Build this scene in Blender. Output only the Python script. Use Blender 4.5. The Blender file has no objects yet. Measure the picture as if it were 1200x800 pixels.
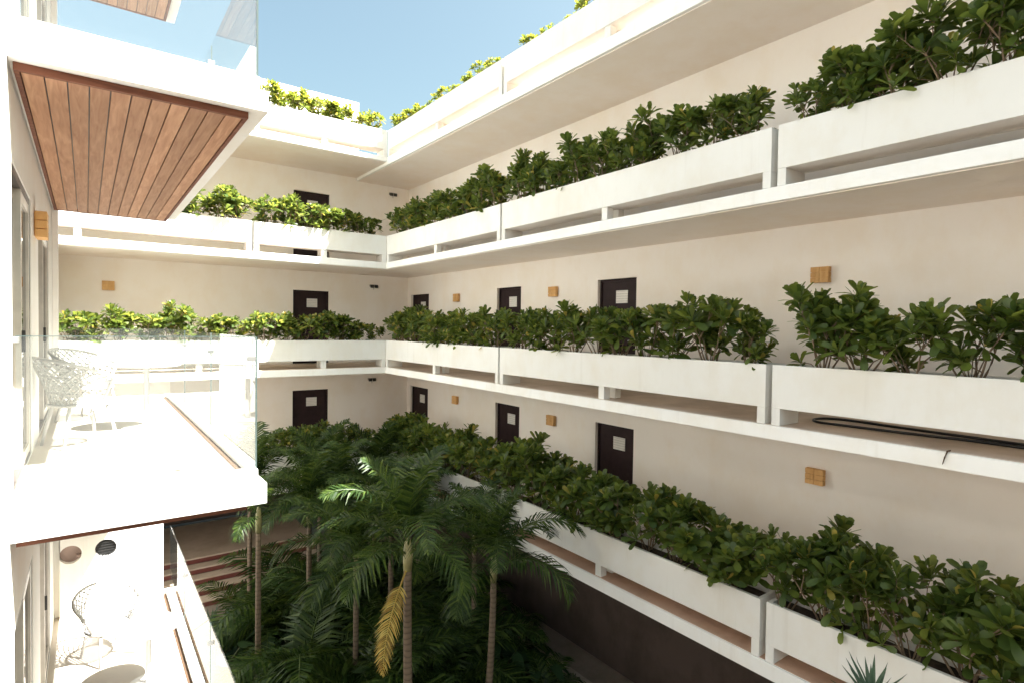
import bpy, bmesh, math, random
from math import sin, cos, pi, radians, sqrt, atan2
from mathutils import Vector, Matrix, Euler

S = bpy.context.scene
C = S.collection
rnd = random.Random(11)
E = 7.55                       # height of the eye above the courtyard corridor floor (z = 0)

# ------------------------------------------------------------------ camera
yaw, pitch, roll, fpx = 0.63722, -0.02435, 0.01437, 674.05
F = Vector((sin(yaw)*cos(pitch), cos(yaw)*cos(pitch), sin(pitch)))
Rt = Vector((cos(yaw), -sin(yaw), 0)); U = Rt.cross(F)
R2 = Rt*cos(roll) + U*sin(roll); U2 = U*cos(roll) - Rt*sin(roll)
cam = bpy.data.cameras.new('camera'); camo = bpy.data.objects.new('camera', cam); C.objects.link(camo)
cam.sensor_width = 36; cam.lens = 36*fpx/1200; cam.clip_start = .05; cam.clip_end = 2000
M = Matrix((R2, U2, -F)).transposed().to_4x4(); M.translation = (0, 0, E)
camo.matrix_world = M
S.camera = camo

# ------------------------------------------------------------------ sky, sun, exposure
to_sun = Vector((.50, -.48, 1.0)).normalized()
W = bpy.data.worlds.new('World'); S.world = W; W.use_nodes = True
nt = W.node_tree
sky = nt.nodes.new('ShaderNodeTexSky'); sky.sky_type = 'NISHITA'; sky.sun_disc = False
sky.sun_elevation = math.asin(to_sun.z); sky.sun_rotation = atan2(to_sun.x, to_sun.y)
sky.air_density = 1.0; sky.dust_density = 5.0; sky.ozone_density = 0.0
wb = nt.nodes.new('ShaderNodeMix'); wb.data_type = 'RGBA'; wb.blend_type = 'MULTIPLY'; wb.inputs[0].default_value = 1
wb.inputs[7].default_value = (1.0, 1.10, .92, 1)          # the photograph's white balance: a slightly cyan sky
nt.links.new(sky.outputs[0], wb.inputs[6]); nt.links.new(wb.outputs[2], nt.nodes['Background'].inputs[0])
nt.nodes['Background'].inputs[1].default_value = .05
sl = bpy.data.lights.new('sun', 'SUN'); sl.energy = 5.0; sl.angle = radians(.53); sl.color = (1, .98, .945)
so = bpy.data.objects.new('sun', sl); C.objects.link(so)
so.rotation_euler = to_sun.to_track_quat('Z', 'Y').to_euler(); so.location = (8, -10, 40)
S.view_settings.view_transform = 'Standard'; S.view_settings.look = 'None'
S.view_settings.gamma = 1; S.view_settings.use_curve_mapping = False
S.view_settings.exposure = 2.62
S.render.engine = 'CYCLES'
cy = S.cycles
cy.max_bounces = 12; cy.diffuse_bounces = 8; cy.glossy_bounces = 4; cy.transmission_bounces = 6; cy.transparent_max_bounces = 16
cy.use_denoising = True; cy.caustics_reflective = False; cy.caustics_refractive = False

# ------------------------------------------------------------------ materials
MATS = {}
def newmat(name):
    m = bpy.data.materials.new(name); m.use_nodes = True
    return m, m.node_tree, m.node_tree.nodes['Principled BSDF']
def node(nt, t, **kw):
    n = nt.nodes.new(t)
    for k, v in kw.items(): setattr(n, k, v)
    return n
def ramp(nt, stops):
    r = nt.nodes.new('ShaderNodeValToRGB'); e = r.color_ramp.elements
    e[0].position, e[0].color = stops[0][0], (*stops[0][1], 1)
    e[1].position, e[1].color = stops[-1][0], (*stops[-1][1], 1)
    for p, c in stops[1:-1]:
        q = e.new(p); q.color = (*c, 1)
    return r
def plaster(name, col, dirt=.12, bump=.25, rough=.85, scale=1.0, streak=0):
    m, t, b = newmat(name)
    tc = node(t, 'ShaderNodeNewGeometry')
    mp = node(t, 'ShaderNodeMapping'); mp.inputs['Scale'].default_value = (1.1*scale, 1.1*scale, .7*scale)
    t.links.new(tc.outputs['Position'], mp.inputs[0])
    n1 = node(t, 'ShaderNodeTexNoise'); n1.inputs['Scale'].default_value = 2.2; n1.inputs['Detail'].default_value = 8; n1.inputs['Roughness'].default_value = .65
    t.links.new(mp.outputs[0], n1.inputs[0])
    n2 = node(t, 'ShaderNodeTexNoise'); n2.inputs['Scale'].default_value = .9; n2.inputs['Detail'].default_value = 5
    t.links.new(tc.outputs['Position'], n2.inputs[0])
    mx = node(t, 'ShaderNodeMath', operation='MULTIPLY'); t.links.new(n1.outputs[0], mx.inputs[0]); t.links.new(n2.outputs[0], mx.inputs[1])
    d = tuple(c*(1-dirt)*k for c, k in zip(col, (1, .97, .92)))
    r = ramp(t, [(.12, d), (.30, col), (.6, tuple(min(1, c*1.02) for c in col))])
    t.links.new(mx.outputs[0], r.inputs[0]); t.links.new(r.outputs[0], b.inputs['Base Color'])
    if streak:                     # faint rain runs, each with its own shape
        m5 = node(t, 'ShaderNodeMapping'); m5.inputs['Scale'].default_value = (6, 6, .45); t.links.new(tc.outputs['Position'], m5.inputs[0])
        n5 = node(t, 'ShaderNodeTexNoise'); n5.inputs['Scale'].default_value = 1.6; n5.inputs['Detail'].default_value = 4; t.links.new(m5.outputs[0], n5.inputs[0])
        r5 = node(t, 'ShaderNodeMapRange'); r5.inputs[1].default_value = .60; r5.inputs[2].default_value = .78; r5.inputs[3].default_value = 0; r5.inputs[4].default_value = streak
        t.links.new(n5.outputs[0], r5.inputs[0])
        mm = node(t, 'ShaderNodeMix', data_type='RGBA'); mm.inputs[7].default_value = (.36, .31, .25, 1)
        t.links.new(r5.outputs[0], mm.inputs[0]); t.links.new(r.outputs[0], mm.inputs[6]); t.links.new(mm.outputs[2], b.inputs['Base Color'])
    n3 = node(t, 'ShaderNodeTexNoise'); n3.inputs['Scale'].default_value = 55; n3.inputs['Detail'].default_value = 6
    t.links.new(tc.outputs['Position'], n3.inputs[0])
    n4 = node(t, 'ShaderNodeTexNoise'); n4.inputs['Scale'].default_value = 3.5; n4.inputs['Detail'].default_value = 3
    t.links.new(tc.outputs['Position'], n4.inputs[0])
    ad = node(t, 'ShaderNodeMath', operation='MULTIPLY_ADD'); ad.inputs[1].default_value = .25
    t.links.new(n3.outputs[0], ad.inputs[0]); t.links.new(n4.outputs[0], ad.inputs[2])
    bp = node(t, 'ShaderNodeBump'); bp.inputs['Strength'].default_value = bump; bp.inputs['Distance'].default_value = .012
    t.links.new(ad.outputs[0], bp.inputs['Height']); t.links.new(bp.outputs[0], b.inputs['Normal'])
    b.inputs['Roughness'].default_value = rough
    b.inputs['Specular IOR Level'].default_value = .25
    MATS[name] = m; return m
def plain(name, col, rough=.5, metal=0, var=.12, scale=6, spec=.5):
    m, t, b = newmat(name)
    tc = node(t, 'ShaderNodeTexCoord')
    n = node(t, 'ShaderNodeTexNoise'); n.inputs['Scale'].default_value = scale; n.inputs['Detail'].default_value = 4
    t.links.new(tc.outputs['Object'], n.inputs[0])
    r = ramp(t, [(.3, tuple(c*(1-var) for c in col)), (.7, tuple(min(1, c*(1+var)) for c in col))])
    t.links.new(n.outputs[0], r.inputs[0]); t.links.new(r.outputs[0], b.inputs['Base Color'])
    b.inputs['Roughness'].default_value = rough; b.inputs['Metallic'].default_value = metal; b.inputs['Specular IOR Level'].default_value = spec
    MATS[name] = m; return m
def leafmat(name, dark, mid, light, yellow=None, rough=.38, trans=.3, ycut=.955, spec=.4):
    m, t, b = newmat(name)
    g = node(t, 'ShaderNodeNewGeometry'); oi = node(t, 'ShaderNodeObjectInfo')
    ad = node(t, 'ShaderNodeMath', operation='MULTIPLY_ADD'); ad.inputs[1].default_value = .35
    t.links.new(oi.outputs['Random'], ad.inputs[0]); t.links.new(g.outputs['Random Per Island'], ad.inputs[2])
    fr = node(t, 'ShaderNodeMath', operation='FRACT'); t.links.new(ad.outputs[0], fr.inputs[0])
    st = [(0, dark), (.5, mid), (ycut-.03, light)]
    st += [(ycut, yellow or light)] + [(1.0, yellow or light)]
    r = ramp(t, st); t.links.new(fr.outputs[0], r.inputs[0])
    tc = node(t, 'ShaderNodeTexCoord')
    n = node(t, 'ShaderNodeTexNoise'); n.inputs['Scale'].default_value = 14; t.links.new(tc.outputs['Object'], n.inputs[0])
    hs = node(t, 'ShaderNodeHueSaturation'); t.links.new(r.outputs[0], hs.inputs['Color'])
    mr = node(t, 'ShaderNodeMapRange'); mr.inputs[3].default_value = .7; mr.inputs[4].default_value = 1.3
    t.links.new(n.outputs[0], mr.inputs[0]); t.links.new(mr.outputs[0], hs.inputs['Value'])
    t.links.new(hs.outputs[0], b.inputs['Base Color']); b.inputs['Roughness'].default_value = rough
    b.inputs['Specular IOR Level'].default_value = spec
    tr = node(t, 'ShaderNodeBsdfTranslucent')
    h2 = node(t, 'ShaderNodeHueSaturation'); h2.inputs['Hue'].default_value = .465; h2.inputs['Value'].default_value = 2.3; h2.inputs['Saturation'].default_value = 1.05
    t.links.new(hs.outputs[0], h2.inputs['Color']); t.links.new(h2.outputs[0], tr.inputs[0])
    mx = node(t, 'ShaderNodeMixShader'); mx.inputs[0].default_value = trans
    t.links.new(b.outputs[0], mx.inputs[1]); t.links.new(tr.outputs[0], mx.inputs[2])
    t.links.new(mx.outputs[0], t.nodes['Material Output'].inputs[0])
    MATS[name] = m; return m
def woodmat(name, c1, c2, axis_scale, rough=.65):
    m, t, b = newmat(name)
    tc = node(t, 'ShaderNodeTexCoord'); oi = node(t, 'ShaderNodeObjectInfo')
    mp = node(t, 'ShaderNodeMapping'); mp.inputs['Scale'].default_value = axis_scale
    ad = node(t, 'ShaderNodeVectorMath', operation='SCALE'); ad.inputs[0].default_value = (37, 11, 23)
    t.links.new(oi.outputs['Random'], ad.inputs['Scale']); t.links.new(ad.outputs[0], mp.inputs['Location'])
    t.links.new(tc.outputs['Object'], mp.inputs[0])
    n = node(t, 'ShaderNodeTexNoise'); n.inputs['Scale'].default_value = 3; n.inputs['Detail'].default_value = 8; n.inputs['Distortion'].default_value = .8
    t.links.new(mp.outputs[0], n.inputs[0])
    r = ramp(t, [(.32, c1), (.52, tuple((a+b_)/2 for a, b_ in zip(c1, c2))), (.7, c2)])
    t.links.new(n.outputs[0], r.inputs[0])
    hs = node(t, 'ShaderNodeHueSaturation'); t.links.new(r.outputs[0], hs.inputs['Color'])
    mr = node(t, 'ShaderNodeMapRange'); mr.inputs[3].default_value = .82; mr.inputs[4].default_value = 1.16
    t.links.new(oi.outputs['Random'], mr.inputs[0]); t.links.new(mr.outputs[0], hs.inputs['Value'])
    t.links.new(hs.outputs[0], b.inputs['Base Color']); b.inputs['Roughness'].default_value = rough; b.inputs['Specular IOR Level'].default_value = .18
    bp = node(t, 'ShaderNodeBump'); bp.inputs['Strength'].default_value = .15; bp.inputs['Distance'].default_value = .004
    t.links.new(n.outputs[0], bp.inputs['Height']); t.links.new(bp.outputs[0], b.inputs['Normal'])
    MATS[name] = m; return m
def glassmat(name, tint, veil=.03, ior=1.5):
    m, t, b = newmat(name); t.nodes.remove(b)
    tr = node(t, 'ShaderNodeBsdfTransparent'); tr.inputs[0].default_value = (*tint, 1)
    gl = node(t, 'ShaderNodeBsdfGlossy'); gl.inputs['Roughness'].default_value = .01
    df = node(t, 'ShaderNodeBsdfDiffuse'); df.inputs[0].default_value = (.85, .88, .88, 1)
    fr = node(t, 'ShaderNodeFresnel'); fr.inputs[0].default_value = ior
    m1 = node(t, 'ShaderNodeMixShader'); m1.inputs[0].default_value = veil
    t.links.new(tr.outputs[0], m1.inputs[1]); t.links.new(df.outputs[0], m1.inputs[2])
    ge = node(t, 'ShaderNodeNewGeometry')          # only the face the ray enters by reflects: the pane is thin
    ib = node(t, 'ShaderNodeMath', operation='SUBTRACT'); ib.inputs[0].default_value = 1; t.links.new(ge.outputs['Backfacing'], ib.inputs[1])
    fm = node(t, 'ShaderNodeMath', operation='MULTIPLY'); t.links.new(fr.outputs[0], fm.inputs[0]); t.links.new(ib.outputs[0], fm.inputs[1])
    m2 = node(t, 'ShaderNodeMixShader'); t.links.new(fm.outputs[0], m2.inputs[0])
    t.links.new(m1.outputs[0], m2.inputs[1]); t.links.new(gl.outputs[0], m2.inputs[2])
    t.links.new(m2.outputs[0], t.nodes['Material Output'].inputs[0])
    MATS[name] = m; return m

plaster('white_paint', (.85, .85, .835), dirt=.04, streak=.10)
plaster('planter_paint', (.76, .755, .73), dirt=.05, streak=.12)
plaster('cream_wall', (.87, .82, .765), dirt=.035)
plaster('soffit_paint', (.86, .79, .725), dirt=.035)
plaster('corridor_floor', (.61, .50, .415), dirt=.25, rough=.6)
plaster('balcony_floor', (.46, .42, .37), dirt=.06, rough=.5)
plaster('brown_wall', (.095, .07, .06), dirt=.3)
plaster('ground_floor', (.24, .195, .16), dirt=.3)
plaster('kerb_paint', (.36, .30, .24), dirt=.3)
plaster('tread_stone', (.55, .45, .36), dirt=.2)
plaster('warm_bounce_floor', (.56, .37, .27), dirt=.25, rough=.6)  # first-floor corridor tone, warmed so its bounce tints the walls there
plain('riser_tile', (.16, .045, .035), rough=.5)
plain('soil', (.045, .03, .02), rough=.95, var=.4, scale=20)
plain('earth', (.05, .038, .026), rough=.95, var=.4, scale=3)
plain('door_wood', (.026, .014, .015), rough=.6, var=.2, spec=.2)
plain('door_frame_paint', (.60, .53, .45), rough=.6)
plain('glass_edge_green', (.06, .085, .08), rough=.3)
plain('steel', (.45, .45, .45), rough=.35, metal=.9)
plain('frame_aluminium', (.62, .58, .53), rough=.4, metal=.2)
plain('frame_dark', (.05, .042, .04), rough=.4)
plain('dark_plastic', (.02, .02, .02), rough=.45)
plain('grey_plastic', (.30, .27, .24), rough=.5)
plain('vent_brown', (.34, .25, .22), rough=.7)
plain('hose_rubber', (.012, .012, .014), rough=.4)
plain('twig_bark', (.10, .055, .03), rough=.9)
plain('chair_white', (.50, .50, .49), rough=.4, var=.03)
plain('stem_bark', (.20, .14, .09), rough=.85, var=.3, scale=14)
woodmat('plank_wood', (.36, .185, .108), (.52, .305, .190), (9, .7, 9))
woodmat('frame_wood', (.12, .045, .028), (.20, .080, .048), (1, 8, 8))
woodmat('lamp_wood', (.58, .32, .12), (.72, .45, .20), (4, 4, 1.2))
leafmat('shrub_leaf', (.038, .072, .017), (.080, .124, .024), (.148, .190, .038), (.32, .29, .06), trans=.45, spec=.5, ycut=.972)
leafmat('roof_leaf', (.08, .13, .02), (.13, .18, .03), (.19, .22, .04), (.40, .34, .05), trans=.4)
leafmat('palm_leaf', (.012, .028, .007), (.025, .052, .011), (.058, .092, .018), None, rough=.42, trans=.28, spec=.22)
leafmat('dry_frond', (.20, .13, .03), (.34, .25, .05), (.42, .34, .09), None, rough=.6, trans=.3)
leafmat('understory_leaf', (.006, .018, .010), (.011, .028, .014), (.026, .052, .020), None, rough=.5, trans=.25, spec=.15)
leafmat('agave_leaf', (.018, .040, .028), (.03, .06, .04), (.05, .09, .05), None, rough=.5, trans=.1)
glassmat('rail_glass', (.97, .985, .98), veil=.02, ior=1.45)
glassmat('door_glass', (.18, .17, .16), veil=.01)
# palm trunk with leaf-scar rings
m, t, b = newmat('palm_bark'); MATS['palm_bark'] = m
tc = node(t, 'ShaderNodeTexCoord'); sp = node(t, 'ShaderNodeSeparateXYZ'); t.links.new(tc.outputs['Object'], sp.inputs[0])
nz = node(t, 'ShaderNodeTexNoise'); nz.inputs['Scale'].default_value = 5; nz.inputs['Detail'].default_value = 5; t.links.new(tc.outputs['Object'], nz.inputs[0])
ma = node(t, 'ShaderNodeMath', operation='MULTIPLY_ADD'); ma.inputs[1].default_value = 11; t.links.new(sp.outputs[2], ma.inputs[0]); t.links.new(nz.outputs[0], ma.inputs[2])
fr = node(t, 'ShaderNodeMath', operation='FRACT'); t.links.new(ma.outputs[0], fr.inputs[0])
r = ramp(t, [(0, (.055, .036, .024)), (.14, (.12, .085, .057)), (.6, (.165, .118, .08)), (1, (.13, .094, .065))])
t.links.new(fr.outputs[0], r.inputs[0]); t.links.new(r.outputs[0], b.inputs['Base Color']); b.inputs['Roughness'].default_value = .8
plain('crownshaft', (.22, .20, .09), rough=.5, var=.25)
plain('rachis_green', (.07, .085, .03), rough=.5, var=.2)
# printed notice card
m, t, b = newmat('notice_card'); MATS['notice_card'] = m
tc = node(t, 'ShaderNodeTexCoord'); sp = node(t, 'ShaderNodeSeparateXYZ'); t.links.new(tc.outputs['Generated'], sp.inputs[0])
wv = node(t, 'ShaderNodeMath', operation='MULTIPLY'); wv.inputs[1].default_value = 5.2; t.links.new(sp.outputs[2], wv.inputs[0])
f1 = node(t, 'ShaderNodeMath', operation='FRACT'); t.links.new(wv.outputs[0], f1.inputs[0])
g1 = node(t, 'ShaderNodeMath', operation='GREATER_THAN'); g1.inputs[1].default_value = .62; t.links.new(f1.outputs[0], g1.inputs[0])
nz = node(t, 'ShaderNodeTexNoise'); nz.inputs['Scale'].default_value = 60; t.links.new(tc.outputs['Generated'], nz.inputs[0])
g2 = node(t, 'ShaderNodeMath', operation='GREATER_THAN'); g2.inputs[1].default_value = .47; t.links.new(nz.outputs[0], g2.inputs[0])
mu = node(t, 'ShaderNodeMath', operation='MULTIPLY'); t.links.new(g1.outputs[0], mu.inputs[0]); t.links.new(g2.outputs[0], mu.inputs[1])
r = ramp(t, [(0, (.72, .70, .66)), (1, (.50, .48, .45))]); t.links.new(mu.outputs[0], r.inputs[0]); t.links.new(r.outputs[0], b.inputs['Base Color'])
b.inputs['Roughness'].default_value = .5

# ------------------------------------------------------------------ mesh helpers
class MB:
    def __init__(s): s.v, s.f = [], []
    def box(s, x0, x1, y0, y1, z0, z1):
        o = len(s.v)
        s.v += [(x0,y0,z0),(x1,y0,z0),(x1,y1,z0),(x0,y1,z0),(x0,y0,z1),(x1,y0,z1),(x1,y1,z1),(x0,y1,z1)]
        s.f += [tuple(o+i for i in q) for q in ((0,3,2,1),(4,5,6,7),(0,1,5,4),(1,2,6,5),(2,3,7,6),(3,0,4,7))]
        return s
    def tube(s, pts, rad, n=6, cap=True):
        pts = [Vector(p) for p in pts]; o = len(s.v)
        if not hasattr(rad, '__len__'): rad = [rad]*len(pts)
        up = Vector((0, 0, 1))
        for i, p in enumerate(pts):
            d = (pts[min(i+1, len(pts)-1)] - pts[max(i-1, 0)]).normalized()
            a = d.cross(up if abs(d.z) < .95 else Vector((1, 0, 0))).normalized(); b_ = d.cross(a)
            for k in range(n):
                w = 2*pi*k/n; s.v.append(tuple(p + (a*cos(w) + b_*sin(w))*rad[i]))
        for i in range(len(pts)-1):
            for k in range(n):
                k2 = (k+1) % n
                s.f.append((o+i*n+k, o+i*n+k2, o+(i+1)*n+k2, o+(i+1)*n+k))
        if cap:
            s.f.append(tuple(o+k for k in reversed(range(n)))); e = o+(len(pts)-1)*n
            s.f.append(tuple(e+k for k in range(n)))
        return s
    def lathe(s, prof, n=24, cx=0, cy_=0):
        o = len(s.v)
        for (r_, z) in prof:
            for k in range(n):
                w = 2*pi*k/n; s.v.append((cx+r_*cos(w), cy_+r_*sin(w), z))
        for i in range(len(prof)-1):
            for k in range(n):
                k2 = (k+1) % n; s.f.append((o+i*n+k, o+i*n+k2, o+(i+1)*n+k2, o+(i+1)*n+k))
        s.f.append(tuple(o+k for k in reversed(range(n)))); e = o+(len(prof)-1)*n; s.f.append(tuple(e+k for k in range(n)))
        return s
    def add(s, verts, faces, mat=None):
        o = len(s.v)
        s.v += [tuple(mat @ Vector(v)) for v in verts] if mat is not None else [tuple(v) for v in verts]
        s.f += [tuple(o+i for i in f) for f in faces]
        return s
    def mesh(s, name, mat, smooth=False, bevel=0):
        me = bpy.data.meshes.new(name); me.from_pydata(s.v, [], s.f)
        if bevel:
            bm = bmesh.new(); bm.from_mesh(me)
            ed = [e for e in bm.edges if len(e.link_faces) == 2 and e.calc_face_angle(0) > .6]
            bmesh.ops.bevel(bm, geom=ed, offset=bevel, segments=2, affect='EDGES', profile=.6, clamp_overlap=True)
            bm.to_mesh(me); bm.free()
        me.materials.append(MATS[mat])
        if smooth: me.polygons.foreach_set('use_smooth', [True]*len(me.polygons))
        me.update(); return me
    def build(s, name, mat, parent=None, smooth=False, bevel=0):
        return link(name, s.mesh(name, mat, smooth, bevel), parent)
def link(name, me, parent=None, loc=None, rot=None, scale=None):
    o = bpy.data.objects.new(name, me); C.objects.link(o)
    if parent is not None: o.parent = parent
    if loc is not None: o.location = loc
    if rot is not None: o.rotation_euler = rot
    if scale is not None: o.scale = scale
    return o
def tag(o, label=None, cat=None, group=None, kind=None):
    if label: o['label'] = label
    if cat: o['category'] = cat
    if group: o['group'] = group
    if kind: o['kind'] = kind
    return o
def thing(name, label, cat, loc=(0, 0, 0), rz=0, group=None):
    o = bpy.data.objects.new(name, None); C.objects.link(o); o.empty_display_size = .2
    o.location = loc; o.rotation_euler = (0, 0, rz)
    return tag(o, label, cat, group)
ORD = ['first','second','third','fourth','fifth','sixth','seventh','eighth','ninth','tenth','eleventh','twelfth','thirteenth','fourteenth','fifteenth']

# ------------------------------------------------------------------ levels (world z)
ST = {1: 3.045, 2: 6.285, 3: 9.49, 4: 12.71}     # corridor floors
SB = {1: 2.81, 2: 6.08, 3: 9.28, 4: 12.49}       # slab undersides
LV = {1: 'first-floor', 2: 'second-floor', 3: 'third-floor', 4: 'rooftop'}
XR, XW, YB, YW = 7.463, 9.40, 16.65, 19.10       # right planter face, right wall, back planter face, back wall
Y0 = -7.0                                        # right wing runs on past the camera

# ------------------------------------------------------------------ ground
g = MB(); g.box(-120, 140, -120, 160, -.5, -.06); tag(g.build('ground', 'earth'), kind='structure')

# ------------------------------------------------------------------ right wing
def wall_x(mb, x0, x1, ya, yb, za, zb, doors, ztop):
    """wall in a plane of constant x with door openings (y0,y1)"""
    y = ya
    for d0, d1 in sorted(doors):
        mb.box(x0, x1, y, d0, za, zb); mb.box(x0, x1, d0, d1, ztop, zb); y = d1
    mb.box(x0, x1, y, yb, za, zb)
def wall_y(mb, y0, y1, xa, xb, za, zb, doors, ztop):
    x = xa
    for d0, d1 in sorted(doors):
        mb.box(x, d0, y0, y1, za, zb); mb.box(d0, d1, y0, y1, ztop, zb); x = d1
    mb.box(x, xb, y0, y1, za, zb)

rw = thing('building_wing', 'long white gallery wing with open corridors along the right side', 'building', (XW, 6, 0))
def rpart(mb, name, mat, bevel=0, parent=None):
    o = mb.build(name, mat, None, bevel=bevel); o.parent = parent or rw
    o.matrix_parent_inverse = Matrix.Translation(-Vector(rw.location)); return o
RD = [(8.28, 9.43), (12.32, 13.45), (17.50, 18.83)]
DOORH = 2.37
for L in (1, 2, 3, 4):
    sb = SB[L] - (.03 if L == 4 else 0)
    rpart(MB().box(XR-.025, XW, Y0, YW, sb+.012, ST[L]-.006), 'slab', 'white_paint', bevel=.008)
    rpart(MB().box(XR+.05, XW, Y0, YW, sb, sb+.0115), 'soffit', 'soffit_paint')
    rpart(MB().box(XR+.02, XW, Y0, YW, ST[L]-.0055, ST[L]), 'corridor_floor', 'warm_bounce_floor' if L == 1 else 'corridor_floor')
for L in (1, 2, 3):
    mb = MB(); dz = ST[L]+DOORH
    doors = RD if L < 3 else []
    dd = list(doors)
    wall_x(mb, XW, XW+.2, Y0, YW, ST[L], SB[L+1]-(.03 if L == 3 else 0), dd, dz)
    rpart(mb, 'wall', 'cream_wall')
    for i, (a, b_) in enumerate(doors):
        d = rpart(MB().box(XW+.11, XW+.16, a+.05, b_-.05, ST[L]+.005, dz-.05), 'door', 'door_wood', bevel=.004)
        fr = MB(); fr.box(XW+.08, XW+.18, a, a+.05, ST[L], dz); fr.box(XW+.08, XW+.18, b_-.05, b_, ST[L], dz); fr.box(XW+.08, XW+.18, a+.05, b_-.05, dz-.05, dz)
        rpart(fr, 'door_frame', 'door_wood')
        c = (a+b_)/2 - .07
        s_ = MB().box(XW+.098, XW+.1095, c-.17, c+.17, ST[L]+1.83, ST[L]+2.11).build('notice', 'notice_card'); s_.parent = d; s_.matrix_parent_inverse = d.matrix_parent_inverse.copy()
        s_.matrix_parent_inverse = Matrix.Translation(-Vector(rw.location)); s_.parent = d; s_.matrix_parent_inverse = Matrix.Identity(4)
        hd = MB().box(XW+.06, XW+.075, a+.12, a+.28, ST[L]+1.0, ST[L]+1.025); hd.box(XW+.06, XW+.11, a+.12, a+.145, ST[L]+1.0, ST[L]+1.025)
        h_ = hd.build('handle', 'steel', d)
        if i == 2 and L == 2: pass
rpart(MB().box(XW, XW+.2, Y0, YW, 0, SB[1]), 'wall', 'brown_wall').__setitem__('label', 'dark brown ground-floor wall')
rpart(MB().box(XW+.201, 16, Y0, 26, 0, 12.70), 'room_block', 'cream_wall')
rpart(MB().box(XW, 16, Y0, 26, 12.701, 12.72), 'roof_terrace', 'corridor_floor')

# ------------------------------------------------------------------ back wing
XL = -4.0
bw = thing('building_wing', 'white gallery wing across the far end of the courtyard with rooftop parapet', 'building', (3, YW, 0))
def bpart(mb, name, mat, bevel=0):
    o = mb.build(name, mat, bw, bevel=bevel); o.matrix_parent_inverse = Matrix.Translation(-Vector(bw.location)); return o
BD = [(5.35, 6.52)]
for L in (1, 2, 3, 4):
    sb = SB[L] + (.07 if L == 4 else 0)
    bpart(MB().box(XL, XR-.026, YB-.025, YW, sb+.012, ST[L]-.006), 'slab', 'white_paint', bevel=.008)
    bpart(MB().box(XL, XR-.026, YB+.05, YW, sb, sb+.0115), 'soffit', 'soffit_paint')
    bpart(MB().box(XL, XR-.026, YB+.02, YW, ST[L]-.0055, ST[L]), 'corridor_floor', 'corridor_floor')
for L in (1, 2, 3):
    mb = MB(); dz = ST[L]+DOORH
    wall_y(mb, YW, YW+.2, XL, XW, ST[L], SB[L+1]+(.07 if L == 3 else 0), BD, dz); bpart(mb, 'wall', 'cream_wall')
    for a, b_ in BD:
        d = bpart(MB().box(a+.05, b_-.05, YW+.11, YW+.16, ST[L]+.005, dz-.05), 'door', 'door_wood', bevel=.004)
        fr = MB(); fr.box(a, a+.05, YW+.08, YW+.18, ST[L], dz); fr.box(b_-.05, b_, YW+.08, YW+.18, ST[L], dz); fr.box(a+.05, b_-.05, YW+.08, YW+.18, dz-.05, dz)
        bpart(fr, 'door_frame', 'door_wood')
        c = (a+b_)/2 + .05
        MB().box(c-.17, c+.17, YW+.098, YW+.1095, ST[L]+1.83, ST[L]+2.11).build('notice', 'notice_card', d)
        hd = MB().box(b_-.28, b_-.12, YW+.06, YW+.075, ST[L]+1.0, ST[L]+1.025); hd.box(b_-.145, b_-.12, YW+.06, YW+.11, ST[L]+1.0, ST[L]+1.025)
        hd.build('handle', 'steel', d)
bpart(MB().box(XL, 7.5, YW, YW+.25, 12.725, 15.12), 'parapet', 'white_paint', bevel=.01)
bpart(MB().box(7.501, 15.9, YW, YW+.25, 12.725, 13.4), 'parapet', 'white_paint', bevel=.01)
bpart(MB().box(XL, XW, YW+.201, 26, 3.0, 12.70), 'room_block', 'cream_wall')
bpart(MB().box(XL, XW+.2, YW+2.6, YW+2.8, .9, 2.80), 'wall', 'brown_wall')
bpart(MB().box(XL, XW, YW+.2, YW+2.6, 2.80, 2.995), 'lobby_ceiling', 'soffit_paint')
bpart(MB().box(XL, XW, YW-.1, YW+.2, 2.35, 2.80), 'lintel', 'cream_wall')
# the broad steps up to the lobby under the back wing
stp = thing('stone_steps', 'broad stone steps with dark red risers under the back wing', 'steps', (3.5, 17.2, 0))
for k in range(5):
    y0 = 17.0 + .36*k; z1 = .17*(k+1)
    y1 = y0+.36 if k < 4 else YW+2.55
    o = MB().box(0.3, 5.8, y0-.03, y1-.031, z1-.045, z1).build('tread', 'tread_stone', stp, bevel=.006); o.matrix_parent_inverse = Matrix.Translation(-Vector(stp.location))
    o = MB().box(0.32, 5.78, y0, y1-.001, z1-.17, z1-.046).build('riser', 'riser_tile', stp); o.matrix_parent_inverse = Matrix.Translation(-Vector(stp.location))

# ground-floor corridor and kerb of the garden
tag(MB().box(8.42, XW, Y0, YW+2.5, -.05, 0).build('path', 'ground_floor'), kind='structure')
tag(MB().box(8.16, 8.42, Y0, 16.3, -.05, .22).build('kerb', 'kerb_paint', bevel=.015), kind='structure')
tag(MB().box(-3.5, 8.159, 15.9, YW+2.5, -.055, -.004).build('pavement', 'ground_floor'), kind='structure')
# raised earth of the planting bed
gb = MB(); nx, ny = 30, 50
for j in range(ny+1):
    for i in range(nx+1):
        x = -.9 + 9.05*i/nx; y = -4 + 19.85*j/ny
        gb.v.append((x, y, .02 + .10*sin(x*1.3+y*.7) + .06*sin(y*2.1-x) + rnd.uniform(-.02, .02)))
for j in range(ny):
    for i in range(nx):
        q = j*(nx+1)+i; gb.f.append((q, q+1, q+nx+2, q+nx+1))
tag(gb.build('planting_bed', 'soil', smooth=True), kind='structure')

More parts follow.
